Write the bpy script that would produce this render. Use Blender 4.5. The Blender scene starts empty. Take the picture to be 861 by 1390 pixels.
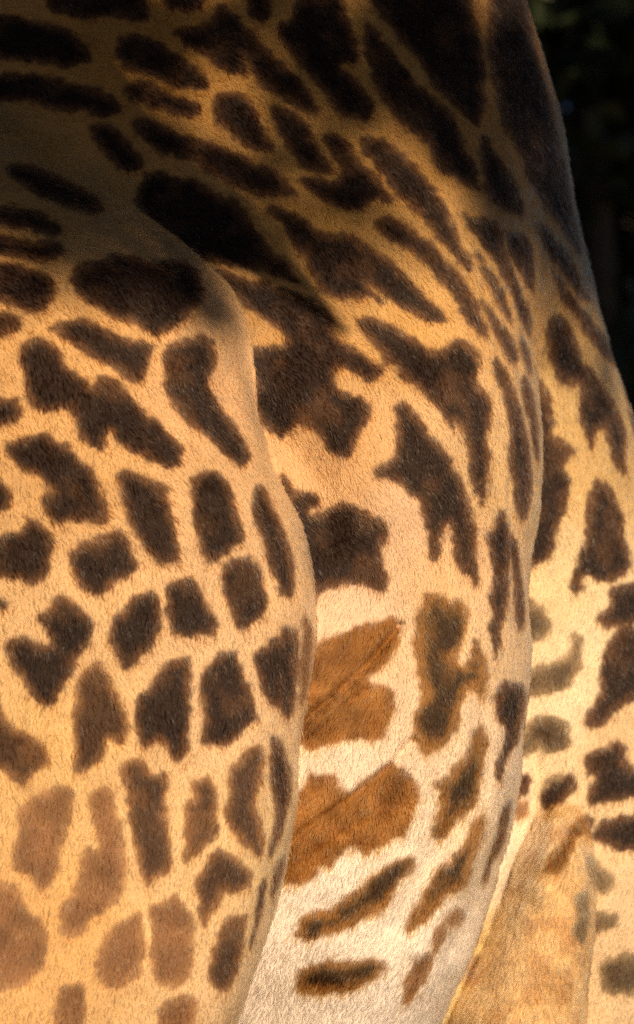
import bpy, math, random
import numpy as np
from mathutils import Vector, Matrix

random.seed(7)
RNG = np.random.default_rng(11)
scene = bpy.context.scene

# ------------------------------------------------------------------ camera
PITCH = math.radians(7.0)
CAM_Z = 1.75
FOCUS_K = 861 * 7.0 / 1.6            # focal length in photograph pixels
cam_data = bpy.data.cameras.new("camera")
cam = bpy.data.objects.new("camera", cam_data)
scene.collection.objects.link(cam)
cam.location = (0, 0, CAM_Z)
cam.rotation_euler = (math.radians(90) + PITCH, 0, 0)
cam_data.sensor_fit = 'HORIZONTAL'
cam_data.sensor_width = 36
cam_data.lens = 36 * 7.0 / 1.6
cam_data.clip_end = 500
cam_data.dof.use_dof = True
cam_data.dof.focus_distance = 7.12
cam_data.dof.aperture_fstop = 2.7
scene.camera = cam

# ------------------------------------------------------------------ light
SUN_AZ = math.radians(-28)      # sun stands behind the camera, this far to its left (negative: right)
SUN_EL = math.radians(14)
to_sun = Vector((-math.sin(SUN_AZ) * math.cos(SUN_EL), -math.cos(SUN_AZ) * math.cos(SUN_EL), math.sin(SUN_EL)))
world = bpy.data.worlds.new("World")
scene.world = world
world.use_nodes = True
wn = world.node_tree.nodes
sky = wn.new('ShaderNodeTexSky')
sky.sky_type = 'NISHITA'
sky.sun_disc = False
sky.dust_density = 0.0        # clear, dry air
sky.air_density = 0.4
sky.sun_elevation = SUN_EL
sky.sun_rotation = math.atan2(to_sun.x, to_sun.y)
wn['Background'].inputs['Strength'].default_value = 0.05
world.node_tree.links.new(sky.outputs[0], wn['Background'].inputs['Color'])
sun_data = bpy.data.lights.new("sun", 'SUN')
sun = bpy.data.objects.new("sun", sun_data)
scene.collection.objects.link(sun)
sun_data.energy = 5.0
sun_data.angle = math.radians(0.5)
sun_data.color = (1.0, 0.80, 0.55)
sun.rotation_euler = to_sun.to_track_quat('Z', 'Y').to_euler()
scene.cycles.use_denoising = False     # keeps the single strands
scene.view_settings.view_transform = 'Standard'
scene.view_settings.look = 'None'
scene.view_settings.exposure = 0.1
scene.view_settings.gamma = 1.0
scene.view_settings.use_curve_mapping = False

# ------------------------------------------------------------------ body shape
# The body is one closed solid: shoulder, barrel, hindquarter, flank fold,
# stifle, neck and four legs, each a stack of sections, joined by smooth unions.
CP, SP = math.cos(PITCH), math.sin(PITCH)

def to_cam(P):
    """world -> (right, up, depth) seen from the camera"""
    y = P[:, 1]; z = P[:, 2] - CAM_Z
    return P[:, 0], z * CP - y * SP, y * CP + z * SP

def project(P):
    x, u, d = to_cam(P)
    return 430.5 + x / d * FOCUS_K, 695.0 - u / d * FOCUS_K, d

def unproject(px, py, d):
    x = (px - 430.5) / FOCUS_K * d
    u = (695.0 - py) / FOCUS_K * d
    return np.stack([x, d * CP - u * SP, CAM_Z + u * CP + d * SP], -1)

def smooth_interp(t, keys, vals):
    """monotone cubic interpolation through (keys, vals)"""
    k = np.asarray(keys, float); v = np.asarray(vals, float)
    h = np.diff(k); s = np.diff(v) / h
    m = np.zeros_like(v)
    m[1:-1] = np.where(s[:-1] * s[1:] > 0, 2 * s[:-1] * s[1:] / np.where(s[:-1] + s[1:] == 0, 1, s[:-1] + s[1:]), 0)
    m[0], m[-1] = s[0], s[-1]
    t = np.clip(t, k[0], k[-1])
    i = np.clip(np.searchsorted(k, t) - 1, 0, len(h) - 1)
    w = (t - k[i]) / h[i]
    return ((2*w**3 - 3*w**2 + 1) * v[i] + (w**3 - 2*w**2 + w) * h[i] * m[i]
            + (-2*w**3 + 3*w**2) * v[i+1] + (w**3 - w**2) * h[i] * m[i+1])

class Stack:
    """sections: (height key in photo px, left, right, centre depth, half depth)"""
    def __init__(self, depth, rows, power=2.2, cap=60.0):
        r = np.array(rows, float)
        self.D, self.k, self.p, self.cap = depth, r[:, 0], power, cap
        self.cols = r[:, 1:]
    def __call__(self, x, u, d):
        px = 430.5 + x / self.D * FOCUS_K
        py = 695.0 - u / self.D * FOCUS_K
        mm = self.D / FOCUS_K
        l, r, y0, ry = [smooth_interp(py, self.k, self.cols[:, i]) for i in range(4)]
        cx, rx = (l + r) / 2, np.maximum((r - l) / 2, 1.0) * mm
        a = np.abs((px - cx) * mm / rx) + 1e-6
        b = np.abs((d - y0) / ry) + 1e-6
        p = self.p
        g = (a**p + b**p)**(1/p)
        ga = (a/g)**(p-1) / rx; gb = (b/g)**(p-1) / ry
        f = (g - 1) / np.sqrt(ga**2 + gb**2)
        over = np.maximum(self.k[0] - py, py - self.k[-1]) * mm
        # rounded closing at the first and last section
        return np.maximum(f, over)

def capsule(P, a, b, ra, rb):
    a = np.array(a, float); b = np.array(b, float)
    ab = b - a
    t = np.clip(((P - a) @ ab) / (ab @ ab), 0, 1)
    return np.linalg.norm(P - a - t[:, None] * ab, axis=1) - (ra + (rb - ra) * t)

def smin(a, b, k):
    h = np.clip(0.5 + 0.5 * (b - a) / k, 0, 1)
    return b + (a - b) * h - k * h * (1 - h)

SHOULDER = Stack(7.10, [
    (  20, -420,-200, 7.62, .22),
    ( 100, -450, -70, 7.55, .30),
    ( 180, -465,  45, 7.46, .36),
    ( 260, -470, 150, 7.38, .40),
    ( 330, -470, 235, 7.32, .43),
    ( 400, -470, 300, 7.27, .45),
    ( 480, -470, 330, 7.23, .455),
    ( 560, -470, 347, 7.20, .46),
    ( 640, -470, 374, 7.18, .465),
    ( 720, -470, 412, 7.16, .47),
    ( 780, -470, 424, 7.15, .47),
    ( 840, -470, 428, 7.14, .47),
    ( 890, -470, 424, 7.14, .47),
    ( 960, -465, 413, 7.12, .470),
    (1010, -460, 405, 7.10, .475),
    (1080, -455, 402, 7.08, .475),
    (1140, -450, 394, 7.06, .47),
    (1200, -445, 382, 7.04, .465),
    (1250, -440, 368, 7.02, .46),
    (1300, -435, 350, 7.00, .45),
    (1390, -420, 318, 6.98, .42),
    (1600, -330, 230, 7.02, .34),
    (1900, -210, 130, 7.14, .20),
    (2300, -150,  60, 7.14, .13)], power=2.5)
BARREL = Stack(7.80, [
    (-320, -100, 380, 8.10, .22),
    (-200, -150, 520, 8.05, .38),
    (-100, -170, 580, 8.02, .46),
    (   0, -180, 622, 7.99, .52),
    ( 100, -180, 655, 7.96, .57),
    ( 200, -170, 682, 7.93, .61),
    ( 300, -160, 700, 7.90, .64),
    ( 400, -150, 710, 7.87, .655),
    ( 480, -140, 717, 7.85, .665),
    ( 540, -130, 728, 7.83, .67),
    ( 620, -120, 733, 7.82, .675),
    ( 680, -120, 729, 7.81, .675),
    ( 740, -120, 718, 7.80, .675),
    ( 800, -120, 714, 7.79, .675),
    ( 870, -120, 717, 7.78, .67),
    ( 930, -120, 714, 7.77, .665),
    ( 990, -110, 706, 7.77, .655),
    (1040, -100, 700, 7.77, .645),
    (1090,  -90, 692, 7.77, .63),
    (1140,  -80, 680, 7.77, .615),
    (1200,  -60, 664, 7.77, .59),
    (1270,  -30, 640, 7.77, .56),
    (1330,   10, 614, 7.78, .52),
    (1390,   50, 588, 7.79, .47),
    (1500,  130, 510, 7.81, .33),
    (1560,  200, 430, 7.83, .18)], power=2.8)
HIND = Stack(8.30, [
    (-150, 380, 610, 7.93, 0.20),
    (-60, 340, 668, 7.98, 0.30),
    (0, 330, 691, 8.00, 0.36),
    (60, 325, 707, 8.03, 0.40),
    (120, 320, 722, 8.05, 0.44),
    (190, 320, 742, 8.08, 0.47),
    (240, 320, 752, 8.10, 0.49),
    (290, 325, 765, 8.13, 0.50),
    (340, 330, 783, 8.19, 0.51),
    (390, 340, 800, 8.25, 0.52),
    (460, 350, 825, 8.32, 0.53),
    (520, 355, 845, 8.36, 0.54),
    (580, 360, 864, 8.37, 0.55),
    (680, 370, 890, 8.38, 0.56),
    (850, 390, 920, 8.39, 0.56),
    (1050, 520, 930, 8.39, 0.54),
    (1250, 640, 925, 8.39, 0.50),
    (1450, 680, 900, 8.39, 0.42),
    (1700, 700, 850, 8.42, 0.28),
    (2000, 700, 800, 8.44, 0.17)], power=2.2)
FLANK_FOLD = Stack(7.85, [
    (1000, 690, 722, 7.90, .03),
    (1040, 650, 737, 7.89, .06),
    (1075, 610, 729, 7.88, .08),
    (1130, 570, 711, 7.87, .09),
    (1200, 540, 689, 7.86, .10),
    (1250, 520, 671, 7.85, .10),
    (1300, 500, 648, 7.84, .10),
    (1390, 460, 605, 7.83, .10),
    (1500, 420, 550, 7.82, .08)], power=2.0)
STIFLE = Stack(7.85, [
    (1015, 745, 790, 8.10, .06),
    (1050, 738, 795, 8.04, .10),
    (1085, 728, 800, 7.99, .13),
    (1125, 713, 803, 7.95, .15),
    (1200, 686, 808, 7.90, .165),
    (1250, 668, 806, 7.89, .17),
    (1300, 644, 801, 7.89, .175),
    (1390, 600, 797, 7.90, .18),
    (1600, 680, 820, 8.08, .16)], power=2.3)

def ground_pt(px, depth, z):
    P = unproject(np.array([px], float), np.array([695.0]), np.array([depth]))[0]
    return (P[0], P[1], z)

def body_field(P):
    x, u, d = to_cam(P)
    py = 695.0 - u / d * FOCUS_K
    upper = np.clip((620 - py) / 260, 0, 1)
    upper = upper * upper * (3 - 2 * upper)
    fa = SHOULDER(x, u, d); fb = BARREL(x, u, d); fh = HIND(x, u, d)
    back = np.clip((560 - py) / 200, 0, 1); back = back * back * (3 - 2 * back)
    f = smin(fb, fh, 0.010 + 0.34 * back)
    f = np.minimum(f, smin(FLANK_FOLD(x, u, d), f, 0.02))
    top = np.clip((1190 - py) / 90, 0, 1)
    f = smin(f, STIFLE(x, u, d), 0.010 + 0.06 * top)
    f = smin(f, fa, 0.008 + 0.16 * upper)
    # neck, chest and legs carry on outside the picture
    f = smin(f, capsule(P, (-0.35, 7.85, 3.2), (-1.5, 7.3, 4.9), .40, .20), 0.2)
    for px, dep, r in ((-60, 7.15, .115), (60, 8.35, .11), (700, 8.75, .12), (560, 9.35, .12)):
        top = ground_pt(px, dep, 1.35); knee = ground_pt(px, dep, 0.75); foot = ground_pt(px, dep, 0.06)
        f = smin(f, capsule(P, top, knee, r * 1.35, r * .62), 0.08)
        f = smin(f, capsule(P, knee, foot, r * .62, r * .60), 0.02)
    return f

CREASES = []   # filled below: skin folds as (x0,y0,x1,y1,width,depth) on the barrel

def layer_of(P):
    """0 shoulder, 1 barrel, 2 hind, 3 fold, 4 stifle"""
    x, u, d = to_cam(P)
    F = np.stack([SHOULDER(x, u, d), BARREL(x, u, d), HIND(x, u, d), FLANK_FOLD(x, u, d), STIFLE(x, u, d)], 0)
    return np.argmin(F, 0), F

def surface_nets(field, lo, hi, h):
    n = [int(math.ceil((b - a) / h)) + 1 for a, b in zip(lo, hi)]
    ax = [lo[i] + h * np.arange(n[i]) for i in range(3)]
    V = np.empty(n, np.float32)
    for i in range(n[0]):
        g = np.stack(np.meshgrid([ax[0][i]], ax[1], ax[2], indexing='ij'), -1).reshape(-1, 3)
        V[i] = field(g).reshape(n[1], n[2])
    S = V < 0
    c = [S[dx:n[0]-1+dx, dy:n[1]-1+dy, dz:n[2]-1+dz] for dx in (0, 1) for dy in (0, 1) for dz in (0, 1)]
    cnt = sum(q.astype(np.int8) for q in c)
    act = (cnt > 0) & (cnt < 8)
    idx = -np.ones(act.shape, np.int64)
    cells = np.argwhere(act)
    idx[act] = np.arange(len(cells))
    acc = np.zeros((len(cells), 3)); num = np.zeros(len(cells))
    corners = [(a, b, e) for a in (0, 1) for b in (0, 1) for e in (0, 1)]
    val = {q: V[cells[:, 0]+q[0], cells[:, 1]+q[1], cells[:, 2]+q[2]] for q in corners}
    for q in corners:
        for axis in range(3):
            if q[axis] == 0:
                r = list(q); r[axis] = 1; r = tuple(r)
                m = (val[q] < 0) != (val[r] < 0)
                t = val[q] / np.where(m, val[q] - val[r], 1)
                pt = np.tile(np.array(q, float), (len(cells), 1)); pt[:, axis] = t
                acc += np.where(m[:, None], pt, 0); num += m
    verts = np.array(lo) + h * (cells + acc / num[:, None])
    quads = []
    for axis in range(3):
        o1, o2 = [(1, 2), (2, 0), (0, 1)][axis]
        sl0 = [slice(None)] * 3; sl1 = [slice(None)] * 3
        sl0[axis] = slice(0, n[axis]-1); sl1[axis] = slice(1, n[axis])
        diff = S[tuple(sl0)] != S[tuple(sl1)]
        e = np.argwhere(diff)
        e = e[(e[:, o1] > 0) & (e[:, o2] > 0) & (e[:, o1] < n[o1]-1) & (e[:, o2] < n[o2]-1)]
        def at(d1, d2):
            q = e.copy(); q[:, o1] += d1; q[:, o2] += d2
            return idx[q[:, 0], q[:, 1], q[:, 2]]
        q4 = np.stack([at(-1, -1), at(0, -1), at(0, 0), at(-1, 0)], 1)
        inside = S[e[:, 0], e[:, 1], e[:, 2]]
        q4[~inside] = q4[~inside][:, ::-1]
        quads.append(q4)
    return verts, np.concatenate(quads)

def subdivide(verts, quads):
    e = np.stack([quads, np.roll(quads, -1, 1)], -1)
    es = np.sort(e.reshape(-1, 2), 1)
    ue, inv = np.unique(es, axis=0, return_inverse=True)
    inv = inv.reshape(-1, 4)
    nv = len(verts)
    mid = verts[ue].mean(1); cen = verts[quads].mean(1)
    em = nv + inv; fc = nv + len(ue) + np.arange(len(quads))
    out = [np.stack([quads[:, i], em[:, i], fc, em[:, i-1]], 1) for i in range(4)]
    return np.concatenate([verts, mid, cen]), np.concatenate(out)

def gradient(field, P, e=0.002):
    G = np.empty_like(P)
    for i in range(3):
        o = np.zeros(3); o[i] = e
        G[:, i] = (field(P + o) - field(P - o)) / (2 * e)
    return G

def snap(field, P, n=3, cap=0.02):
    for _ in range(n):
        f = field(P); G = gradient(field, P)
        step = f[:, None] * G / np.maximum((G**2).sum(1), 0.05)[:, None]
        L = np.linalg.norm(step, axis=1)
        P = P - step * np.minimum(1, cap / np.maximum(L, 1e-9))[:, None]
    return P

# ------------------------------------------------------------------ coat pattern
# Outline of every patch of the coat, in photograph pixels, grouped by the part of
# the body that carries it. Kinds: d dark, b brown, r rufous, p pale, g greyish. Some upper-left dark ones on the barrel paint in shadow.
PATCHES = {
 0: """
d 105,355 136,358 153,342 181,344 209,358 226,351 258,355 275,382 272,414 254,431 216,456 188,447 164,431 139,421 118,410 101,393 94,379
d 63,445 84,435 115,431 146,449 181,459 206,466 206,487 199,511 185,520 164,504 132,487 111,473 87,462
d -30,350 21,354 38,365 59,368 75,389 70,407 59,421 42,428 21,417 -30,395
d -30,316 21,323 52,328 80,330 85,342 70,354 49,354 24,349 -30,342
d -30,281 21,281 45,283 70,295 82,307 77,318 52,316 28,309 -30,298
d 7,226 21,221 49,226 77,240 105,254 136,272 139,289 115,289 87,279 59,268 35,254 14,244
d -30,422 21,428 33,442 21,455 -30,462
d 24,470 38,459 63,462 80,476 94,501 115,515 125,525 136,508 160,520 178,538 202,566 226,584 251,608 249,622 230,638 209,629 188,618 167,608 156,601 150,578 142,605 134,611 115,598 105,584 99,566 87,556 66,559 49,556 38,545 35,521 28,498
d -30,538 17,538 31,559 21,575 -30,582
d 3,608 21,594 42,594 63,584 77,594 94,605 111,622 125,636 138,664 146,688 148,709 129,713 101,707 77,709 63,695 54,678 66,667 73,664 52,650 31,639 17,627
d -30,640 7,657 21,674 10,692 -30,692
d -30,728 17,723 33,716 37,699 52,709 66,726 70,751 70,775 56,789 35,791 14,786 -30,772
d 94,747 115,737 146,726 160,718 171,730 181,751 191,772 174,786 157,788 139,809 131,813 115,799 101,785 94,760
d 157,636 178,639 195,650 216,657 230,660 232,685 237,709 244,744 246,758 230,767 209,761 195,744 181,726 171,695 162,664
d 223,472 244,462 275,455 289,463 292,490 288,515 285,531 306,559 320,577 335,601 340,618 334,629 320,632 306,618 292,601 271,587 257,577 244,560 226,533 223,510 222,490
d 257,653 271,643 292,639 306,646 314,664 320,688 328,716 327,733 316,747 295,760 285,763 271,747 264,723 259,695 260,674
d 341,664 351,657 361,667 372,688 382,716 393,740 398,768 402,790 400,805 389,810 382,806 372,781 361,757 355,744 349,716 342,688
d 302,785 309,764 320,757 341,753 351,771 361,802 367,820 355,837 341,851 327,856 316,841 307,816
d 225,795 244,792 260,783 272,795 282,820 295,841 300,855 285,858 264,863 251,867 233,858 226,834 225,813
d 153,837 171,830 178,816 202,802 213,813 218,834 221,855 209,868 195,886 185,903 171,912 160,896 150,875 148,855
d 52,834 66,827 71,806 87,806 108,823 122,837 127,868 111,886 101,896 101,914 91,924 80,945 70,962 52,959 38,938 28,917 14,896 5,875 21,865 38,865 59,879 73,879 70,865 59,848
d -30,800 12,816 7,830 -30,834
b 105,921 118,907 132,896 146,910 157,935 167,959 172,990 164,1015 146,1001 140,1030 118,1047 101,1050 98,1035 101,994 101,959
d 185,945 202,938 206,921 220,903 244,896 258,893 260,917 258,959 256,994 253,1025 240,1036 226,1025 223,1008 209,1004 199,1015 188,1004 186,973
d 274,907 292,896 302,884 323,886 332,914 341,938 349,966 348,980 330,990 316,1001 302,1015 285,1011 274,1008 276,973 273,938
d 342,889 361,879 379,865 386,848 400,851 405,865 403,896 400,938 398,966 389,976 379,959 365,956 358,938 351,914
b 411,837 421,841 424,861 421,896 417,931 409,959 406,945 409,900 411,861
b -30,935 0,955 17,987 42,994 59,1008 66,1029 63,1040 45,1059 31,1064 21,1056 -30,1035
p 24,1101 38,1087 70,1066 91,1066 103,1073 98,1094 94,1118 84,1146 80,1174 66,1206 56,1211 42,1192 21,1181 17,1157 28,1132
p 120,1080 139,1064 153,1077 160,1105 167,1136 171,1167 171,1195 164,1223 139,1237 122,1251 115,1268 91,1277 84,1261 84,1240 101,1209 108,1174 118,1150 135,1150 127,1129 125,1105
b 164,1042 181,1026 199,1038 209,1052 226,1045 226,1077 223,1111 232,1139 232,1181 209,1195 199,1206 188,1178 181,1139 174,1094 169,1063
b 258,1063 275,1056 285,1052 295,1080 297,1129 278,1146 260,1164 253,1174 251,1164 251,1132 251,1091 266,1084
b 309,1045 327,1031 344,1014 355,1010 358,1031 355,1059 344,1084 355,1111 358,1139 356,1164 341,1153 320,1136 307,1115 311,1077
d 368,995 379,1003 389,1021 395,1049 395,1077 386,1115 379,1139 368,1167 365,1153 372,1122 375,1094 368,1070 367,1035
b 299,1152 320,1167 341,1181 344,1199 320,1213 302,1206 299,1223 288,1237 278,1265 271,1244 267,1216 264,1195 281,1174
p 206,1230 223,1223 237,1209 244,1223 258,1230 263,1251 263,1279 261,1320 240,1340 210,1330 205,1300 206,1265
p 145,1265 171,1247 190,1237 195,1258 195,1320 160,1345 128,1330 132,1300
p -30,1195 17,1199 28,1216 38,1240 56,1251 64,1275 60,1310 30,1340 -30,1345
b 280,1330 285,1300 292,1275 306,1251 334,1237 337,1254 330,1279 325,1310 310,1350
d 386,1160 384,1181 375,1209 367,1220 370,1192 377,1167
d 351,1209 361,1190 361,1209 355,1237 344,1272 338,1292 347,1244
p 75,1345 112,1330 120,1360 105,1430 70,1430
p 215,1360 262,1350 270,1380 255,1440 212,1430
""",
 1: """
d 157,49 181,45 209,52 237,70 258,87 286,105 279,118 251,125 226,115 202,101 174,94 155,75
d 174,108 195,108 223,122 251,129 272,139 272,160 251,160 223,153 195,143 172,130
d 174,167 199,159 223,171 258,185 292,195 334,213 368,230 389,247 407,267 382,270 348,263 309,247 278,230 250,213 215,205 190,190
d 200,225 260,245 330,278 344,306 365,334 386,355 417,389 400,386 365,372 330,363 285,358 250,344 200,310 180,270
d 278,365 313,370 348,379 379,389 407,400 438,417 452,438 456,456 487,473 515,494 518,504 504,518 480,508 463,501 455,515 459,528 487,538 504,549 501,566 490,584 483,608 473,622 452,618 438,605 431,587 410,570 389,594 375,591 355,573 344,545 341,521 337,500 335,494 330,473 345,470 388,464 386,456 358,431 330,414 302,389
d 361,281 386,288 407,295 424,309 449,320 473,313 490,330 515,344 539,361 560,382 585,405 607,434 590,436 565,428 545,418 520,400 497,380 505,398 522,412 505,405 490,403 459,407 438,396 424,379 414,355 400,330 386,313 375,295
d 511,299 525,290 550,299 561,313 582,327 603,351 627,375 641,403 659,438 662,459 645,449 627,428 610,400 596,379 575,355 561,344 543,334 522,320 511,307
d 480,434 501,429 525,438 550,449 570,465 590,478 603,480 612,460 626,459 643,473 652,489 648,502 642,515 656,528 666,543 667,566 662,587 663,640 661,671 655,685 645,664 638,632 631,594 620,570 613,584 600,570 592,552 578,535 561,520 540,505 515,480 497,455
d 532,552 550,541 561,557 575,580 592,601 610,618 620,639 627,660 634,685 645,709 648,744 650,779 651,785 648,795 638,785 624,771 617,750 617,727 606,709 598,740 589,765 580,745 578,716 575,695 561,671 543,655 501,645 515,632 530,620 539,600 538,577
d 380,640 395,660 403,667 424,664 431,681 420,695 428,700 445,688 466,681 494,695 522,709 529,723 518,744 522,772 527,788 518,804 508,795 494,788 466,792 445,799 431,813 424,820 410,800 400,760 390,720 378,680
r 424,889 435,872 459,861 487,851 504,844 518,848 536,835 543,851 539,868 534,896 522,907 501,914 497,924 508,931 529,931 539,959 529,976 523,1001 501,1006 473,1001 452,1008 431,1016 417,1018 400,1000 395,980 405,950 415,920
r 403,1080 414,1066 417,1049 435,1049 455,1051 459,1066 476,1080 490,1066 508,1052 532,1034 547,1042 566,1063 568,1087 561,1110 552,1133 529,1140 515,1154 494,1159 482,1149 468,1149 459,1163 450,1180 438,1170 427,1189 410,1203 394,1200 380,1195 385,1150 392,1110
t 394,1270 406,1259 408,1245 427,1240 447,1238 457,1224 478,1212 496,1193 520,1180 543,1168 566,1161 561,1175 547,1193 533,1212 524,1231 510,1240 492,1249 473,1259 461,1266 445,1268 427,1277 408,1275
t 575,809 599,802 610,823 624,813 638,830 634,851 624,872 617,896 627,907 638,889 648,865 659,889 662,917 657,945 652,952 638,931 627,945 624,966 622,985 613,1001 592,1022 575,1025 564,1008 562,973 573,945 566,914 563,882 566,837
t 656,982 661,992 659,1020 656,1043 654,1062 651,1080 638,1102 619,1120 605,1139 591,1139 589,1118 596,1088 590,1062 594,1059 605,1052 619,1038 633,1020 642,994
t 663,1093 663,1109 656,1134 645,1158 640,1190 633,1204 617,1211 600,1223 587,1241 570,1258 554,1267 552,1258 559,1234 575,1211 587,1193 596,1176 607,1174 617,1155 631,1144 638,1120 649,1107
p 608,1240 626,1232 630,1245 618,1258 605,1252
p 590,1262 604,1250 606,1268 598,1290 586,1300
d 691,1081 693,1095 689,1118 682,1148 670,1162 663,1186 656,1200 656,1183 666,1160 670,1141 677,1127 680,1104
d 682,926 703,926 714,933 713,957 707,980 703,1006 691,1020 682,1043 680,1064 673,1057 675,1038 684,1008 689,989 675,973 673,950
d 680,690 689,712 692,735 693,751 691,781 689,816 684,844 677,874 673,900 668,877 664,855 671,830 664,815 671,793 672,770 665,742 663,723 672,718
d 694,722 700,737 705,756 708,781 711,805 712,830 709,851 703,858 700,830 698,800 696,770 693,753
d 673,482 680,489 689,510 701,538 708,566 714,587 720,615 721,646 720,674 714,702 707,706 699,685 700,667 695,646 690,618 692,584 686,552 680,528 671,497
d 706,520 713,508 720,524 724,543 728,566 730,585 731,623 728,628 723,595 717,565 712,552
d 652,401 661,410 678,436 694,457 703,478 703,489 694,492 682,475 673,452 661,431
d 645,337 662,358 679,389 693,421 695,440 683,424 666,393 655,365
d 622,285 641,292 666,295 686,316 683,330 693,358 707,396 721,431 720,459 711,442 699,414 686,379 669,351 648,327 631,302
d 690,316 711,316 723,330 725,355 723,379 725,396 711,379 697,351 688,334
d 706,456 714,466 720,494 720,511 711,487 704,466
d 494,31 497,63 501,91 515,118 525,146 539,167 561,181 571,188 592,202 589,223 606,240 631,251 653,258 648,230 634,209 624,174 613,153 592,136 575,122 550,90 530,62 510,40
d 500,-60 500,0 520,25 545,55 565,82 600,125 635,160 648,172 655,150 660,100 650,50 640,0 640,-60
d 655,-60 665,0 662,60 668,110 680,160 700,200 715,240 735,270 745,290 770,320 790,350 780,290 760,200 740,120 720,40 710,-60
d 653,181 662,188 679,216 700,251 707,272 711,293 693,289 672,279 659,258 653,230 650,209
d 487,185 515,188 540,200 561,224 582,244 599,268 608,282 613,299 624,327 641,361 634,365 617,348 599,327 582,306 561,285 550,275 529,251 508,223 490,202
d 438,185 452,178 470,188 480,209 501,230 522,258 536,275 515,268 494,275 490,289 466,289 445,275 424,265 407,247 410,238 430,240 455,248 462,235 458,222 448,205
d 358,141 375,143 400,153 421,174 428,195 445,216 456,237 431,237 407,226 393,206 379,178 365,157
d 288,139 302,125 327,127 348,146 355,171 365,192 375,209 355,206 330,195 306,178 288,160
d 232,40 258,40 285,35 290,15 300,5 316,17 334,38 358,56 375,77 396,98 417,115 428,139 435,153 414,153 386,136 358,118 344,105 337,84 330,73 334,101 316,101 295,91 271,70 250,59
d 372,31 386,59 403,84 424,108 445,132 456,153 477,164 501,164 510,150 497,129 480,108 459,84 487,87 483,66 477,35 466,3 460,-60 410,-60 403,10 396,28
d 320,-60 368,-60 368,5 365,21 354,31 334,17
d 60,-60 190,-60 195,5 203,17 205,28 181,28 153,24 110,25 60,10
d 215,-60 290,-60 280,5 255,15 222,8
d -30,15 40,22 90,40 120,62 126,84 100,92 50,84 -30,76
d -30,100 30,98 90,108 140,122 165,146 150,160 100,150 30,138 -30,132
d 112,168 150,166 185,203 196,226 168,232 140,205
t 400,1320 440,1305 500,1300 530,1310 500,1335 460,1350 410,1350
p 545,1330 580,1290 590,1300 575,1340 550,1370
""",
 2: """
d 728,299 742,309 756,327 774,344 784,368 801,403 794,410 770,379 749,351 735,327
d 749,358 756,368 777,400 805,435 826,463 838,490 826,490 801,459 780,424 760,400
d 742,438 756,424 770,438 784,473 798,494 819,522 836,550 850,587 850,615 850,650 836,629 829,605 819,577 808,584 805,608 798,601 789,580 784,552 789,530 784,517 770,528 756,508 745,480
d 722,515 728,510 742,531 746,556 753,591 774,605 780,611 770,625 767,639 777,650 770,667 767,695 756,723 753,751 735,768 721,772 700,765 700,640 700,560
d 805,653 812,648 829,664 840,688 847,706 843,723 854,744 857,768 840,782 826,790 805,785 795,778 790,800 784,812 777,810 773,793 784,765 791,737 801,695
d 805,841 829,820 829,799 850,792 890,797 890,840 840,848 819,853
d 836,858 850,848 890,860 890,940 840,959 819,980 805,990 794,980 808,959 815,935 812,910 822,886
d 794,1031 805,1021 819,1014 833,1010 836,1003 850,1014 848,1035 870,1048 890,1080 840,1084 819,1091 801,1094 801,1070 812,1056 798,1049
d 798,1136 815,1118 890,1094 890,1153 847,1160 833,1150 819,1143
g 798,1160 812,1171 836,1192 833,1209 812,1213 801,1195
g 801,1240 819,1237 840,1240 840,1258 819,1268 798,1268
g 690,805 718,809 735,827 749,841 742,865 718,875 690,875
g 777,858 791,865 791,886 787,914 770,935 749,943 695,945 695,915 756,896 775,886
g 695,1020 718,976 746,973 767,976 775,997 770,1018 749,1025 735,1015 721,1022 707,1050 690,1050
d 842,505 858,520 880,560 890,620 880,640 862,590 850,545
g 810,1310 850,1290 880,1310 870,1350 820,1350
""",
 3: """
d 696,1090 699,1069 709,1050 721,1050 718,1066 708,1082
p 690,1090 712,1088 718,1105 700,1114
p 630,1330 650,1290 640,1350
""",
 4: """
t 733,1072 756,1050 780,1052 778,1077 762,1091 749,1101 733,1095
t 772,1112 805,1108 803,1125 784,1139 770,1164 756,1188 735,1187 742,1167 766,1139
g 784,1215 797,1208 799,1250 792,1290 780,1270
"""}
KINDS = 'dbrpgt'
GX0, GY0, GSTEP, GW, GH = -60, -80, 2.0, 490, 770

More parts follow.
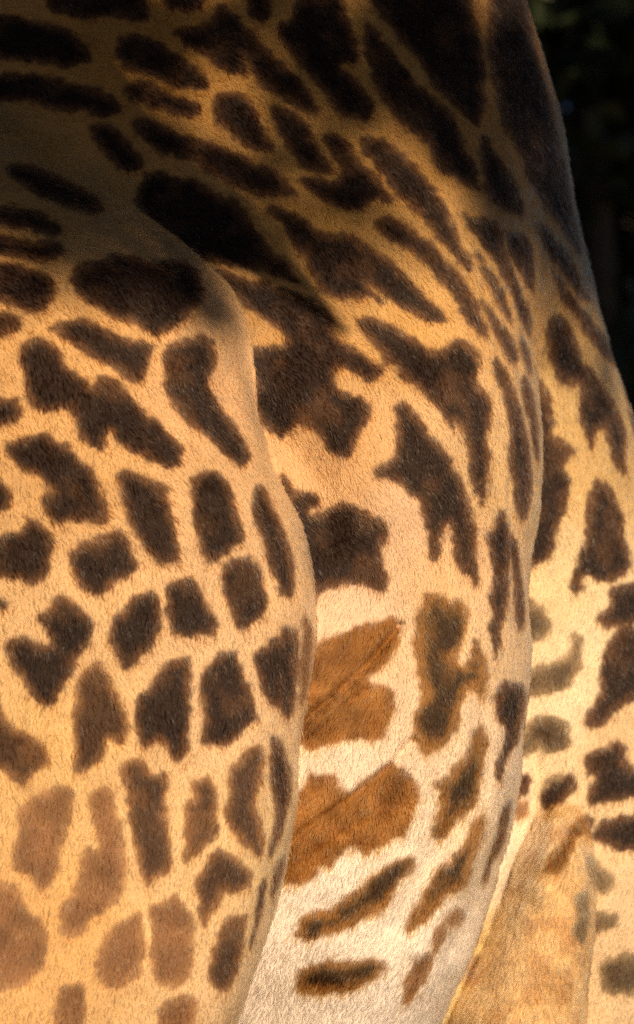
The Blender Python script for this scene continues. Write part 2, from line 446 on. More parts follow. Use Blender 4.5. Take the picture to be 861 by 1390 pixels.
def patch_maps(text):
    """signed distance (px, + inside) to the nearest patch edge, and its kind"""
    D = np.full((GH, GW), -40.0, np.float32); Kd = np.zeros((GH, GW), np.int8)
    for line in text.strip().splitlines():
        kind, *pts = line.split()
        p = np.array([[float(c) for c in q.split(',')] for q in pts])
        for _ in range(1):           # one round of corner cutting
            nx = np.roll(p, -1, 0)
            p = np.stack([p * .78 + nx * .22, p * .22 + nx * .78], 1).reshape(-1, 2)
        m = 42
        x0 = max(int((p[:, 0].min() - m - GX0) / GSTEP), 0); x1 = min(int((p[:, 0].max() + m - GX0) / GSTEP) + 1, GW)
        y0 = max(int((p[:, 1].min() - m - GY0) / GSTEP), 0); y1 = min(int((p[:, 1].max() + m - GY0) / GSTEP) + 1, GH)
        X, Y = np.meshgrid(GX0 + GSTEP * np.arange(x0, x1), GY0 + GSTEP * np.arange(y0, y1))
        best = np.full(X.shape, 1e9); ins = np.zeros(X.shape, bool)
        for a, b in zip(p, np.roll(p, -1, 0)):
            e = b - a; L = e @ e + 1e-9
            t = np.clip(((X - a[0]) * e[0] + (Y - a[1]) * e[1]) / L, 0, 1)
            best = np.minimum(best, (X - a[0] - t * e[0])**2 + (Y - a[1] - t * e[1])**2)
            if a[1] != b[1]:
                c = ((a[1] > Y) != (b[1] > Y)) & (X < (b[0] - a[0]) * (Y - a[1]) / (b[1] - a[1]) + a[0])
                ins ^= c
        sd = np.where(ins, 1, -1) * np.sqrt(best)
        s = D[y0:y1, x0:x1]; k = Kd[y0:y1, x0:x1]
        up = sd > s
        s[up] = sd[up]; k[up] = KINDS.index(kind)
    return D, Kd

MAPS = {k: patch_maps(v) for k, v in PATCHES.items()}

def sample(M, px, py):
    fx = np.clip((px - GX0) / GSTEP, 0, GW - 1.001); fy = np.clip((py - GY0) / GSTEP, 0, GH - 1.001)
    i, j = fx.astype(int), fy.astype(int); a, b = fx - i, fy - j
    return (M[j, i] * (1-a) * (1-b) + M[j, i+1] * a * (1-b) + M[j+1, i] * (1-a) * b + M[j+1, i+1] * a * b)

LATTICE = RNG.random((64, 64, 64)).astype(np.float32)
def vnoise(P, scale):
    q = np.asarray(P) / scale
    i = np.floor(q).astype(int); f = q - i
    f = f * f * (3 - 2 * f)
    out = 0
    for dx in (0, 1):
        for dy in (0, 1):
            for dz in (0, 1):
                w = (f[:, 0] if dx else 1 - f[:, 0]) * (f[:, 1] if dy else 1 - f[:, 1]) * (f[:, 2] if dz else 1 - f[:, 2])
                out = out + w * LATTICE[(i[:, 0]+dx) % 64, (i[:, 1]+dy) % 64, (i[:, 2]+dz) % 64]
    return out * 2 - 1

def sstep(a, b, x):
    t = np.clip((x - a) / (b - a), 0, 1)
    return t * t * (3 - 2 * t)

SEEDS = RNG.random((900, 3)) * np.array([4.4, 3.6, 4.8]) + np.array([-2.3, 6.3, 0.0])
def far_patches(P):
    """patch field for the sides of the animal away from the picture"""
    out = np.empty(len(P))
    for s in range(0, len(P), 20000):
        q = P[s:s+20000].astype(np.float32)
        d = np.sqrt(np.maximum((q**2).sum(1)[:, None] + (SEEDS**2).sum(1)[None].astype(np.float32) - 2 * q @ SEEDS.T.astype(np.float32), 0))
        d.partition(1, axis=1)
        out[s:s+20000] = (d[:, 1] - d[:, 0]) * 0.5 / 0.0019 - 9
    return np.clip(out, -20, 30)

# ground colour of the coat, upper ochre partly deepened as shade: (px, py, r, g, b) control points per layer
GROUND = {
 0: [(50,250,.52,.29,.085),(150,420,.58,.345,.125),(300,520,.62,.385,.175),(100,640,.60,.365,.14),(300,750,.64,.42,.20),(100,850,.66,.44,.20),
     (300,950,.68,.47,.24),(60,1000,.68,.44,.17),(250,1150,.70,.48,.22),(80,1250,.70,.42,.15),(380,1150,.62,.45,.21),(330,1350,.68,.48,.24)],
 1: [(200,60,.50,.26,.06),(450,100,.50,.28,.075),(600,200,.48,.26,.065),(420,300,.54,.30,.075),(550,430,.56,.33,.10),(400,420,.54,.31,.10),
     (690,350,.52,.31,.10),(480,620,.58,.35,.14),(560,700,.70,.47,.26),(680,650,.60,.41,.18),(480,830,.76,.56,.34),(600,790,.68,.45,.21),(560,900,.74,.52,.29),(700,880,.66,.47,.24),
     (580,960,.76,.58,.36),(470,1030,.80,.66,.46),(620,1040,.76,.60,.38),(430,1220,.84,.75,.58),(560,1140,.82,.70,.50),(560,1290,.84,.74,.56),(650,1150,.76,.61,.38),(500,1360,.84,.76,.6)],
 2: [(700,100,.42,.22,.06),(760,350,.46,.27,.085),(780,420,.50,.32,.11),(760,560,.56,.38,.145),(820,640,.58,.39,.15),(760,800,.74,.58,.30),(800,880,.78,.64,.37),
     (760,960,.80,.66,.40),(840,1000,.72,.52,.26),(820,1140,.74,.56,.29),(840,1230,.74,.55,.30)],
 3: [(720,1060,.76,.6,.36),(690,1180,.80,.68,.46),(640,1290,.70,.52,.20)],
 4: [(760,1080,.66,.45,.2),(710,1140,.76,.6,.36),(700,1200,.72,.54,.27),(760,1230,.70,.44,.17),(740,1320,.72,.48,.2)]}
SPOT = {'d': (.024,.0115,.007), 'b': (.075,.037,.019), 'r': (.19,.074,.015), 'p': (.235,.112,.050), 'g': (.115,.072,.040), 't': (.050,.026,.011)}
RIM  = {'d': (.13,.058,.024), 'b': (.23,.108,.042), 'r': (.33,.142,.036), 'p': (.34,.175,.075), 'g': (.28,.185,.095), 't': (.27,.125,.035)}
SPOT_T = np.array([SPOT[k] for k in KINDS]); RIM_T = np.array([RIM[k] for k in KINDS])

def coat(P, N, strand=False):
    """colour and patch amount for points P with outward normals N"""
    n = len(P)
    px, py, d = project(P)
    view = P - np.array([0, 0, CAM_Z]); view /= np.linalg.norm(view, axis=1)[:, None]
    facing = -(view * N).sum(1)
    layer, F = layer_of(P)
    sd = np.full(n, -40.0); kind = np.zeros(n, int); ground = np.zeros((n, 3))
    wob = vnoise(P, .045) * 3.5 + vnoise(P, .016) * 4.0
    for L in range(5):
        m = layer == L
        if not m.any(): continue
        D, Kd = MAPS[L]
        a = sample(D, px[m], py[m])
        if L in (1, 2):        # the back runs on from the barrel into the hindquarter
            o = MAPS[3 - L]
            b = sample(o[0], px[m], py[m])
            b = np.where(py[m] < 500, b, -40)
            if L == 2:
                k4 = (py[m] > 1000) & (py[m] < 1200) & (px[m] > 725)
                a = np.where(k4, np.maximum(a, sample(MAPS[4][0], px[m], py[m])), a)
        elif L == 4:           # so does the thigh into the stifle
            o = MAPS[2]; b = np.where((py[m] < 1200) & (px[m] > 725), sample(o[0], px[m], py[m]), -40)
        else:
            o = MAPS[L]; b = a
        ii = np.clip(((px[m] - GX0) / GSTEP).astype(int), 0, GW-1); jj = np.clip(((py[m] - GY0) / GSTEP).astype(int), 0, GH-1)
        kind[m] = np.where(b > a, o[1][jj, ii], Kd[jj, ii]); sd[m] = np.maximum(a, b)
        g = np.array(GROUND[L])
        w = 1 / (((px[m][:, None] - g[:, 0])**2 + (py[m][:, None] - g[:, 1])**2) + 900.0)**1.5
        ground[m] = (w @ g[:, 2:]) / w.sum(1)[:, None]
    away = (facing < 0.02) | (px < -28) | (px > 889) | (py < -58) | (py > 1425)
    if away.any():
        sd[away] = far_patches(P[away]); kind[away] = 0
    soft = np.where(np.isin(kind, (2, 5)), 4.5, 3.5)
    if strand:
        wob = wob + RNG.normal(0, 4.2, n)
    wob = wob * np.clip(facing * 1.4, .3, 1)
    e = sd + 1.5 + wob
    s = sstep(-soft, soft, e)
    core = sstep(2, 15, e + RNG.normal(0, 3, n) * strand)
    tan_spots = np.isin(kind, (5,))
    core = np.where(tan_spots, sstep(5, 19, e + vnoise(P, .07) * 7), core)
    core = np.where(kind == 2, np.clip(.55 + .9 * vnoise(P, .035), 0, 1), core)
    core = core * (1 - .36 * sstep(.05, .75, vnoise(P + 7.3, .055) + .35 * vnoise(P, .018)))
    col_spot = RIM_T[kind] * (1 - core)[:, None] + SPOT_T[kind] * core[:, None]
    col_spot = col_spot * (1 + .30 * vnoise(P, .05))[:, None]
    mott = sstep(-.1, .6, vnoise(P, .05) + .5 * vnoise(P, .02)) * (layer == 4) * .55
    ground = ground * (1 - mott)[:, None] + np.array([.42, .20, .06]) * mott[:, None]
    ground = ground * np.array([1.0, .94, 1.03])
    gr = ground * (1 + .10 * vnoise(P, .10) + .10 * vnoise(P, .025))[:, None]
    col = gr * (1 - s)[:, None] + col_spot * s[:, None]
    return np.clip(col, .004, .95), s, layer, px, py, facing

# direction in which the coat lies: (px, py, dx, dy) in the picture, per layer
LIE = {
 0: [(60,300,.75,.65),(150,420,.65,.75),(250,560,.55,.84),(120,620,.45,.89),(380,700,.45,.9),(150,850,.25,.97),(320,850,.25,.97),(200,1000,.08,1),(380,1000,.0,1),(150,1200,-.05,1),(350,1200,-.25,.97)],
 1: [(250,100,.75,.65),(430,60,.6,.8),(450,250,.72,.7),(350,400,.75,.65),(560,350,.65,.76),(350,480,.5,.87),(460,560,.6,.8),(600,520,.55,.83),(480,720,.62,.78),(620,680,.45,.9),
     (700,500,.45,.9),(710,700,.1,1),(470,840,-.35,.93),(470,940,-.45,.89),(560,880,.1,1),(600,860,.35,.94),(600,980,-.35,.94),(480,1080,-.25,.97),(450,1180,-.1,1),(540,1100,.2,.98),
     (480,1240,-.35,.94),(620,1050,-.2,.98),(600,1180,-.45,.89),(690,950,0,1),(670,1150,-.3,.95)],
 2: [(720,150,.55,.83),(780,400,.5,.87),(760,600,.1,1),(820,700,.15,1),(780,900,-.1,1),(820,1100,-.2,.98)],
 3: [(700,1100,-.4,.9)],
 4: [(750,1080,-.1,1),(740,1200,-.4,.9),(780,1220,.3,.95),(740,1330,-.2,1)]}

def lie_direction(P, N, layer, px, py):
    out = np.zeros((len(P), 2))
    for L in range(5):
        m = layer == L
        if not m.any(): continue
        g = np.array(LIE[L])
        w = 1 / (((px[m][:, None] - g[:, 0])**2 + (py[m][:, None] - g[:, 1])**2) + 400.0)**1.5
        out[m] = (w @ g[:, 2:]) / w.sum(1)[:, None]
    ang = vnoise(P, .09) * .35 + vnoise(P, .03) * .30
    c, s = np.cos(ang), np.sin(ang)
    dx = out[:, 0] * c - out[:, 1] * s; dy = out[:, 0] * s + out[:, 1] * c
    T = np.stack([dx, dy * SP, -dy * CP], 1)
    T -= (T * N).sum(1)[:, None] * N
    return T / np.maximum(np.linalg.norm(T, axis=1), 1e-6)[:, None]

# ------------------------------------------------------------------ materials
def new_mat(name):
    m = bpy.data.materials.new(name); m.use_nodes = True
    nt = m.node_tree
    return m, nt, nt.nodes, nt.links

def skin_material():
    m, nt, nd, ln = new_mat("short_undercoat")
    b = nd['Principled BSDF']
    a = nd.new('ShaderNodeAttribute'); a.attribute_name = 'coat'
    tc = nd.new('ShaderNodeTexCoord')
    no = nd.new('ShaderNodeTexNoise'); no.inputs['Scale'].default_value = 420; no.inputs['Detail'].default_value = 3
    ln.new(tc.outputs['Object'], no.inputs['Vector'])
    r = nd.new('ShaderNodeMapRange'); r.inputs['To Min'].default_value = .55; r.inputs['To Max'].default_value = 1.25
    ln.new(no.outputs['Fac'], r.inputs['Value'])
    mx = nd.new('ShaderNodeVectorMath'); mx.operation = 'SCALE'
    ln.new(a.outputs['Color'], mx.inputs[0]); ln.new(r.outputs[0], mx.inputs['Scale'])
    ln.new(mx.outputs[0], b.inputs['Base Color'])
    b.inputs['Roughness'].default_value = .75
    b.inputs['Specular IOR Level'].default_value = .2
    bp = nd.new('ShaderNodeBump'); bp.inputs['Strength'].default_value = .5; bp.inputs['Distance'].default_value = .002
    ln.new(no.outputs['Fac'], bp.inputs['Height']); ln.new(bp.outputs[0], b.inputs['Normal'])
    return m

def fur_material():
    m, nt, nd, ln = new_mat("fur_strands")
    for q in list(nd): nd.remove(q)
    out = nd.new('ShaderNodeOutputMaterial')
    h = nd.new('ShaderNodeBsdfHairPrincipled')
    h.parametrization = 'COLOR'
    a = nd.new('ShaderNodeAttribute'); a.attribute_name = 'coat'
    ln.new(a.outputs['Color'], h.inputs['Color'])
    h.inputs['Roughness'].default_value = .30
    h.inputs['IOR'].default_value = 1.33
    h.inputs['Radial Roughness'].default_value = .55
    h.inputs['Coat'].default_value = 0.0
    ln.new(h.outputs[0], out.inputs['Surface'])
    return m

# ------------------------------------------------------------------ the giraffe
NET = 0.03
V, Q = surface_nets(body_field, (-2.2, 6.4, -0.03), (1.9, 9.8, 4.6), NET)
V = snap(body_field, V, 2)
COARSE = np.zeros((0, 4), int)
for _lvl in range(2):                      # refine the side of the body in view
    a_, b_, _d = project(V[Q].mean(1))
    nrm_ = np.cross(V[Q[:, 2]] - V[Q[:, 0]], V[Q[:, 3]] - V[Q[:, 1]])
    face_ = -(nrm_ * (V[Q].mean(1) - np.array([0, 0, CAM_Z]))).sum(1) / np.linalg.norm(nrm_, axis=1) / 7
    m_ = (a_ > -90) & (a_ < 950) & (b_ > -90) & (b_ < 1480) & (face_ > -.35)
    COARSE = np.concatenate([COARSE, Q[~m_]])
    nv_ = len(V)
    V, Q = subdivide(V, Q[m_])
    V[nv_:] = snap(body_field, V[nv_:], 1)
FINE = Q
Q = np.concatenate([FINE, COARSE])

def vert_normals(V, Q):
    a = np.cross(V[Q[:, 2]] - V[Q[:, 0]], V[Q[:, 3]] - V[Q[:, 1]])
    N = np.zeros_like(V)
    for i in range(4): np.add.at(N, Q[:, i], a)
    return N / np.maximum(np.linalg.norm(N, axis=1), 1e-12)[:, None]

N = vert_normals(V, Q)
# skin folds and muscle swellings: (layer, width px, depth m, polyline)
FOLDS = [
 (1, 5, -.022, [(398,992),(432,962),(470,932),(505,898),(545,848)]),
 (1, 4, -.012, [(398,1008),(425,975),(455,946)]),
 (1, 4, -.010, [(398,1022),(440,985),(470,955),(500,935)]),
 (1, 9,  .010, [(405,972),(450,925),(490,890),(525,850)]),
 (1, 5, -.014, [(392,1145),(415,1125),(445,1104),(478,1082),(530,1040),(560,1005)]),
 (1, 12, .006, [(395,1165),(450,1125),(500,1095)]),
 (1, 18,-.012, [(540,1260),(585,1180),(625,1110),(655,1040),(665,960)]),
 (1, 16, .012, [(570,1290),(615,1210),(655,1130),(680,1050)]),
 (1, 12,-.010, [(620,1290),(650,1230),(672,1170)]),
 (1, 5, -.003, [(690,655),(693,720),(694,780),(698,850)]),
 (1, 6,  .003, [(684,655),(687,720),(688,780)]),
 (1, 6, -.004, [(700,470),(712,540),(720,600),(724,660)]),
 (1, 5,  .003, [(706,470),(719,535),(728,600),(729,650)]),
 (1, 30, .014, [(400,520),(470,600),(520,680)]),
 (1, 26,-.016, [(360,560),(420,640),(440,720)]),
 (1, 26,-.012, [(520,560),(570,660),(600,760)]),
 (1, 40, .012, [(560,300),(620,420),(650,560)]),
 (0, 22, .010, [(210,520),(270,500),(300,480)]),
 (0, 40, .014, [(120,560),(200,640),(280,760)]),
 (0, 22,-.008, [(300,560),(340,680),(370,800)]),
 (2, 10,-.010, [(735,1000),(725,1040),(705,1090)]),
 (2, 8, -.006, [(745,985),(735,1015)]),
 (4, 12, .010, [(755,1110),(745,1160),(738,1220)]),
 (4, 9, -.010, [(772,1120),(765,1165),(752,1200)]),
 (4, 9,  .008, [(785,1200),(790,1250)]),
]
pxv, pyv, dv = project(V)
lay, _F = layer_of(V)
off = vnoise(V, .22) * .010 + vnoise(V, .07) * .0022 + vnoise(V, .03) * .0010
off *= ((pyv < 1450) & (pxv > -200))
for L, wd, dep, pl in FOLDS:
    best = np.full(len(V), 1e9)
    for (ax_, ay_), (bx_, by_) in zip(pl[:-1], pl[1:]):
        e = np.array([bx_ - ax_, by_ - ay_]); LL = e @ e
        t = np.clip(((pxv - ax_) * e[0] + (pyv - ay_) * e[1]) / LL, 0, 1)
        best = np.minimum(best, np.hypot(pxv - ax_ - t * e[0], pyv - ay_ - t * e[1]))
    off += np.where((lay == L) & (N[:, 1] < 0.1), dep * np.exp(-(best / wd)**2), 0)
V = V + N * off[:, None]
N = vert_normals(V, Q)

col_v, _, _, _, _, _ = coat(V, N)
me = bpy.data.meshes.new("giraffe")
me.vertices.add(len(V)); me.vertices.foreach_set('co', V.astype(np.float32).ravel())
me.loops.add(4 * len(Q)); me.loops.foreach_set('vertex_index', Q.astype(np.int32).ravel())
me.polygons.add(len(Q)); me.polygons.foreach_set('loop_start', np.arange(0, 4 * len(Q), 4, dtype=np.int32))
me.update(calc_edges=True)
me.polygons.foreach_set('use_smooth', np.ones(len(Q), bool))
at = me.attributes.new('coat', 'FLOAT_COLOR', 'POINT')
at.data.foreach_set('color', np.concatenate([col_v, np.ones((len(V), 1))], 1).astype(np.float32).ravel())
me.validate()
me.materials.append(skin_material())
giraffe = bpy.data.objects.new("giraffe", me)
scene.collection.objects.link(giraffe)
giraffe["label"] = "giraffe with dark brown patches on tan fur, shoulder, belly and thigh filling the view"
giraffe["category"] = "giraffe"

# fur: short strands over the side of the body in view
N_HAIR = 400000
T = np.concatenate([FINE[:, [0, 1, 2]], FINE[:, [0, 2, 3]]])
fn = np.cross(V[T[:, 1]] - V[T[:, 0]], V[T[:, 2]] - V[T[:, 0]])
area = np.linalg.norm(fn, axis=1) / 2
cen = V[T].mean(1)
cpx, cpy, cd = project(cen)
cv = cen - np.array([0, 0, CAM_Z]); cv /= np.linalg.norm(cv, axis=1)[:, None]
fac = -(cv * fn).sum(1) / (2 * area + 1e-12)
keep = (cpx > -50) & (cpx < 911) & (cpy > -50) & (cpy < 1440) & (fac > -0.45)
T, area = T[keep], area[keep]
print('fur area m2', area.sum())
pick = RNG.choice(len(T), N_HAIR, p=area / area.sum())
r1 = np.sqrt(RNG.random(N_HAIR)); r2 = RNG.random(N_HAIR)
w3 = np.stack([1 - r1, r1 * (1 - r2), r1 * r2], 1)
R = (V[T[pick]] * w3[:, :, None]).sum(1)
RN = (N[T[pick]] * w3[:, :, None]).sum(1); RN /= np.linalg.norm(RN, axis=1)[:, None]
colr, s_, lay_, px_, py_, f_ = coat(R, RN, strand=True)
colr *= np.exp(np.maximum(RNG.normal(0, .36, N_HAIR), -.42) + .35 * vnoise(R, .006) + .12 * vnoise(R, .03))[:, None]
guard = RNG.random(N_HAIR) < .13           # coarse guard hairs, each lightened or darkened at random
colr[guard] *= np.exp(np.maximum(RNG.normal(.30, .35, guard.sum()), -.45))[:, None]
glint = RNG.random(N_HAIR) < .032  # pale strands, bright glints painted into their colour
colr[glint] = colr[glint] * .35 + np.array([.88, .80, .68]) * .65
colr = np.clip(colr, .004, .93)
TD = lie_direction(R, RN, lay_, px_, py_)
side = np.cross(RN, TD)
lift = np.abs(RNG.normal(.19, .10, N_HAIR))[:, None]
sway = RNG.normal(0, .20, N_HAIR)[:, None]
D0 = TD + side * sway + RN * lift * 1.5
D0 /= np.linalg.norm(D0, axis=1)[:, None]
D1 = TD + side * (sway + RNG.normal(0, .15, N_HAIR)[:, None]) + RN * lift * .45
D1 /= np.linalg.norm(D1, axis=1)[:, None]
belly = sstep(900, 1150, py_) * (lay_ == 1)
shag = (lay_ == 4) * 1.0
length = (1 + .35 * guard) * (.0165 + .004 * belly + .012 * shag) * np.exp(RNG.normal(0, .22, N_HAIR))
p0 = R - RN * .0012
p1 = p0 + D0 * (length * .5)[:, None]
p2 = p1 + D1 * (length * .5)[:, None]
pts = np.stack([p0, p1, p2], 1).reshape(-1, 3)
rad = np.tile(np.array([.00085, .00072, .00015]), (N_HAIR, 1)) * np.exp(RNG.normal(0, .15, N_HAIR))[:, None]
rad *= (1 + .55 * guard)[:, None]
hc = bpy.data.hair_curves.new("fur")
hc.add_curves([3] * N_HAIR)
hc.points.foreach_set('position', pts.astype(np.float32).ravel())
hc.points.foreach_set('radius', rad.astype(np.float32).ravel())
ca = hc.attributes.new('coat', 'FLOAT_COLOR', 'CURVE')
ca.data.foreach_set('color', np.concatenate([colr, np.ones((N_HAIR, 1))], 1).astype(np.float32).ravel())
hc.materials.append(fur_material())
fur = bpy.data.objects.new("fur", hc)
scene.collection.objects.link(fur)
fur.parent = giraffe
fur["kind"] = "stuff"
scene.cycles_curves.shape = 'RIBBONS'
scene.cycles_curves.subdivisions = 2

# ------------------------------------------------------------------ ground and trees
def ground_material():
    m, nt, nd, ln = new_mat("dry_earth")
    b = nd['Principled BSDF']; b.inputs['Roughness'].default_value = .95
    tc = nd.new('ShaderNodeTexCoord'); no = nd.new('ShaderNodeTexNoise')
    no.inputs['Scale'].default_value = .8; no.inputs['Detail'].default_value = 9
    ln.new(tc.outputs['Object'], no.inputs['Vector'])
    cr = nd.new('ShaderNodeValToRGB')
    cr.color_ramp.elements[0].position = .3; cr.color_ramp.elements[0].color = (.09, .06, .032, 1)
    cr.color_ramp.elements[1].position = .7; cr.color_ramp.elements[1].color = (.20, .14, .08, 1)
    ln.new(no.outputs['Fac'], cr.inputs[0]); ln.new(cr.outputs[0], b.inputs['Base Color'])
    bp = nd.new('ShaderNodeBump'); bp.inputs['Distance'].default_value = .05
    ln.new(no.outputs['Fac'], bp.inputs['Height']); ln.new(bp.outputs[0], b.inputs['Normal'])
    return m

def leaf_material(name, dark, light):
    m, nt, nd, ln = new_mat(name)
    b = nd['Principled BSDF']; b.inputs['Roughness'].default_value = .55
    g = nd.new('ShaderNodeAttribute'); g.attribute_name = 'tint'
    cr = nd.new('ShaderNodeValToRGB')
    cr.color_ramp.elements[0].color = (*dark, 1); cr.color_ramp.elements[1].color = (*light, 1)
    ln.new(g.outputs['Fac'], cr.inputs[0]); ln.new(cr.outputs[0], b.inputs['Base Color'])
    return m

def bark_material():
    m, nt, nd, ln = new_mat("bark")
    b = nd['Principled BSDF']; b.inputs['Roughness'].default_value = .9
    tc = nd.new('ShaderNodeTexCoord'); no = nd.new('ShaderNodeTexNoise'); no.inputs['Scale'].default_value = 9
    no.inputs['Detail'].default_value = 6
    ln.new(tc.outputs['Object'], no.inputs['Vector'])
    cr = nd.new('ShaderNodeValToRGB')
    cr.color_ramp.elements[0].color = (.025, .018, .012, 1); cr.color_ramp.elements[1].color = (.10, .075, .05, 1)
    ln.new(no.outputs['Fac'], cr.inputs[0]); ln.new(cr.outputs[0], b.inputs['Base Color'])
    bp = nd.new('ShaderNodeBump'); bp.inputs['Distance'].default_value = .02
    ln.new(no.outputs['Fac'], bp.inputs['Height']); ln.new(bp.outputs[0], b.inputs['Normal'])
    return m

BARK = bark_material()

def mesh_object(name, verts, faces, mat, parent=None, tint=None):
    q = bpy.data.meshes.new(name); q.from_pydata([tuple(v) for v in verts], [], [tuple(f) for f in faces])
    if tint is not None:
        q.attributes.new('tint', 'FLOAT', 'POINT').data.foreach_set('value', np.asarray(tint, np.float32))
    q.materials.append(mat)
    o = bpy.data.objects.new(name, q); scene.collection.objects.link(o)
    if parent: o.parent = parent; o.matrix_parent_inverse = Matrix.Translation(-parent.location)
    return o

def tube(path, radii, sides=12):
    path = [Vector(p) for p in path]; vs, fs = [], []
    for i, p in enumerate(path):
        t = (path[min(i+1, len(path)-1)] - path[max(i-1, 0)]).normalized()
        a = t.cross(Vector((.31, .2, .93))).normalized(); b = t.cross(a)
        for k in range(sides):
            w = 2 * math.pi * k / sides
            r = radii[i] * (1 + .06 * math.sin(3 * w + i))
            vs.append(p + a * math.cos(w) * r + b * math.sin(w) * r)
    for i in range(len(path) - 1):
        for k in range(sides):
            k2 = (k + 1) % sides
            fs.append((i*sides + k, i*sides + k2, (i+1)*sides + k2, (i+1)*sides + k))
    fs.append(tuple(range(sides))[::-1]); fs.append(tuple((len(path)-1)*sides + k for k in range(sides)))
    return vs, fs

def leaf_cloud(blobs, size):
    """blobs: (centre, radii, count); every leaf is a bent pair of quads"""
    C, S = [], []
    for c, r, n in blobs:
        d = RNG.normal(size=(n, 3)); d /= np.linalg.norm(d, axis=1)[:, None]
        C.append(np.array(c) + d * (RNG.random(n)**.45)[:, None] * np.array(r))
        S.append(np.full(n, size))
    C = np.concatenate(C); S = np.concatenate(S) * np.exp(RNG.normal(0, .25, len(C)))
    n = len(C)
    a = RNG.normal(size=(n, 3)); a /= np.linalg.norm(a, axis=1)[:, None]
    b = np.cross(a, RNG.normal(size=(n, 3))); b /= np.linalg.norm(b, axis=1)[:, None]
    c = np.cross(a, b)
    s = S[:, None]
    v = np.stack([C - a*s*.5, C - b*s*.28 + c*s*.08, C + a*s*.5, C + b*s*.28 + c*s*.08], 1).reshape(-1, 3)
    i = 4 * np.arange(n)
    f = np.concatenate([np.stack([i, i+1, i+2], 1), np.stack([i, i+2, i+3], 1)])
    return v, f, np.repeat(RNG.random(n), 4)

def tree(name, label, base, trunk_path, trunk_r, limbs, blobs, leaf, mat, group=None):
    root = bpy.data.objects.new(name, None); scene.collection.objects.link(root)
    root.location = base
    root["label"] = label; root["category"] = "tree"
    if group: root["group"] = group
    mesh_object("trunk", *tube(trunk_path, trunk_r), BARK, root)
    for pth, rr in limbs:
        mesh_object("limb", *tube(pth, rr), BARK, root)
    v, f, t = leaf_cloud(blobs, leaf)
    mesh_object("crown", v, f, mat, root, t)
    return root

gr = 260.0
ground = mesh_object("ground", [(-gr, -gr, 0), (gr, -gr, 0), (gr, gr, 0), (-gr, gr, 0)], [(0, 1, 2, 3)], ground_material())
ground["kind"] = "structure"

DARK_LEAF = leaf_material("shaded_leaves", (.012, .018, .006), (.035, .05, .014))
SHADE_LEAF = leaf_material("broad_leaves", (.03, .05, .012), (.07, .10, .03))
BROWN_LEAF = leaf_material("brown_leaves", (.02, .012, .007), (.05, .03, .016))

# the wood behind the giraffe, in shade
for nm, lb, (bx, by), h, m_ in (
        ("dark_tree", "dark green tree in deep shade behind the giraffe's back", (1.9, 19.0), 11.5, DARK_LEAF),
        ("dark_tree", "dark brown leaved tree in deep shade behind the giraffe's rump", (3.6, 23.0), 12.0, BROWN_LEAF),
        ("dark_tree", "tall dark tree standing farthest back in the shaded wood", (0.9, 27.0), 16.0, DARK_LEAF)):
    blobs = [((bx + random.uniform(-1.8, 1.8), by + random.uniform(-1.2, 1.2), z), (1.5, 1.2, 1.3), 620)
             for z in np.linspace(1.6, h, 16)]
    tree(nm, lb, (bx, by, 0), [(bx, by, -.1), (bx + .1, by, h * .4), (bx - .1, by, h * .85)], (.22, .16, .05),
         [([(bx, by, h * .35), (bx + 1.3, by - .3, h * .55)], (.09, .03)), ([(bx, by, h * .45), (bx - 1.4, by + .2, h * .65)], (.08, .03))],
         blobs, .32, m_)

# an unseen tree added so that its limbs and canopy shade the body
S_ = np.array(to_sun)
def toward_sun(px, py, t, depth=7.3):
    far = unproject(np.array([px], float), np.array([py], float), np.array([depth]))[0]
    return far + S_ * t
LIMB_T = 4.5
limb_px = [(-260, -150, 150), (-100, -15, 142), (50, 95, 115), (135, 185, 78), (215, 268, 52), (310, 346, 42), (385, 415, 22), (445, 475, 6)]  # limb course shaped to cast the dark shoulder band
limb_path = [tuple(toward_sun(a, b, LIMB_T)) for a, b, r in limb_px]
limb_rad = [r * 1.9e-3 for a, b, r in limb_px]
low_px = [(-300, 60, 52), (-80, 150, 50), (30, 205, 44), (110, 255, 34), (180, 300, 20), (240, 340, 6)]  # second limb added to half-shade the shoulder top
low_path = [tuple(toward_sun(a, b, 4.2, 6.95)) for a, b, r in low_px]
low_rad = [r * 1.9e-3 for a, b, r in low_px]
tx, ty = -1.8, 1.0
fork = (tx, ty, 5.4)
limb_path = [fork, tuple((np.array(fork) + np.array(limb_path[0])) / 2 + np.array([0, 0, .35]))] + limb_path
limb_rad = [.22, .19] + limb_rad
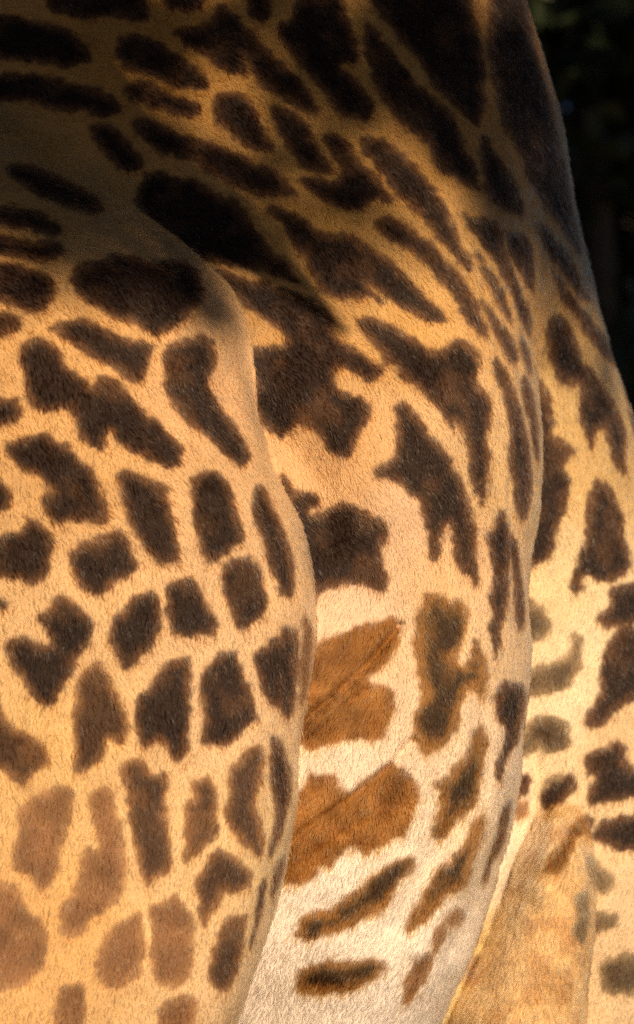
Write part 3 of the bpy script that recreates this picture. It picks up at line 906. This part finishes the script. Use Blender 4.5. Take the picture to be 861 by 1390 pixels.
shade = tree("added_limb_tree", "broadleaf tree with a wide canopy and a drooping bare limb shading the giraffe's shoulder",
     (tx, ty, 0), [(tx, ty, -.1), (tx - .05, ty, 2.5), fork, (tx - 1.2, ty - .8, 7.6)], (.34, .28, .24, .08),
     [(limb_path, limb_rad), ([tuple(np.array(limb_path[2]) * .6 + np.array(limb_path[1]) * .4)] + low_path, [.10] + low_rad)],
     [((random.uniform(-6.5, 6.5), random.uniform(-.5, 14), random.uniform(7.0, 8.6)), (1.3, 1.3, .6), 120) for _ in range(90)], .42, SHADE_LEAF)  # canopy added overhead to block sky light

# unseen taller tree added behind the camera to dim the upper body and wood
edge = []  # leaf clusters placed to dim the upper body
for _ in range(230):
    q = random.random()
    edge.append((tuple(toward_sun(random.uniform(-350, 1150), 370 - 800 * q**.75, random.uniform(17, 24))), (.22, .22, .18), 9))
for _ in range(60):
    edge.append((tuple(toward_sun(random.uniform(-330, 330), random.triangular(60, 440, 180), random.uniform(17, 24), 7.0)), (.22, .22, .18), 9))
core = []  # denser clusters placed to darken the back and the wood
for px_b, py_b, n_b in ((600, -60, 90), (660, -10, 110), (700, 60, 110), (690, 140, 80), (730, 150, 90), (620, 20, 90), (760, 230, 60)):
    core.append((tuple(toward_sun(px_b, py_b, random.uniform(15, 18))), (.14, .14, .12), n_b))
for px_b in (640, 730, 820, 910):
    for py_b in (-180, -60, 60, 180, 300, 420, 540, 660):
        p_ = unproject(np.array([px_b], float), np.array([py_b], float), np.array([21.0]))[0] + S_ * random.uniform(26, 30)
        core.append((tuple(p_), (.75, .75, .65), 260))
cb = np.mean([np.array(q[0]) for q in core], 0); eb = np.mean([np.array(q[0]) for q in edge], 0)
bx, by = cb[0] + 1.5, cb[1] - 2.0
tree("added_tall_tree", "tall broadleaf tree whose crown shades the giraffe's back and the wood",
     (bx, by, 0), [(bx, by, -.1), (bx - .2, by, 4.5), tuple(cb * .6 + np.array([bx, by, 8]) * .4), tuple(cb + np.array([0, 0, 2]))], (.42, .34, .2, .05),
     [([(bx - .2, by, 4.5), tuple(eb + np.array([1.2, -.5, .2])), tuple(eb)], (.14, .07, .02))],
     edge + core, .17, SHADE_LEAF)
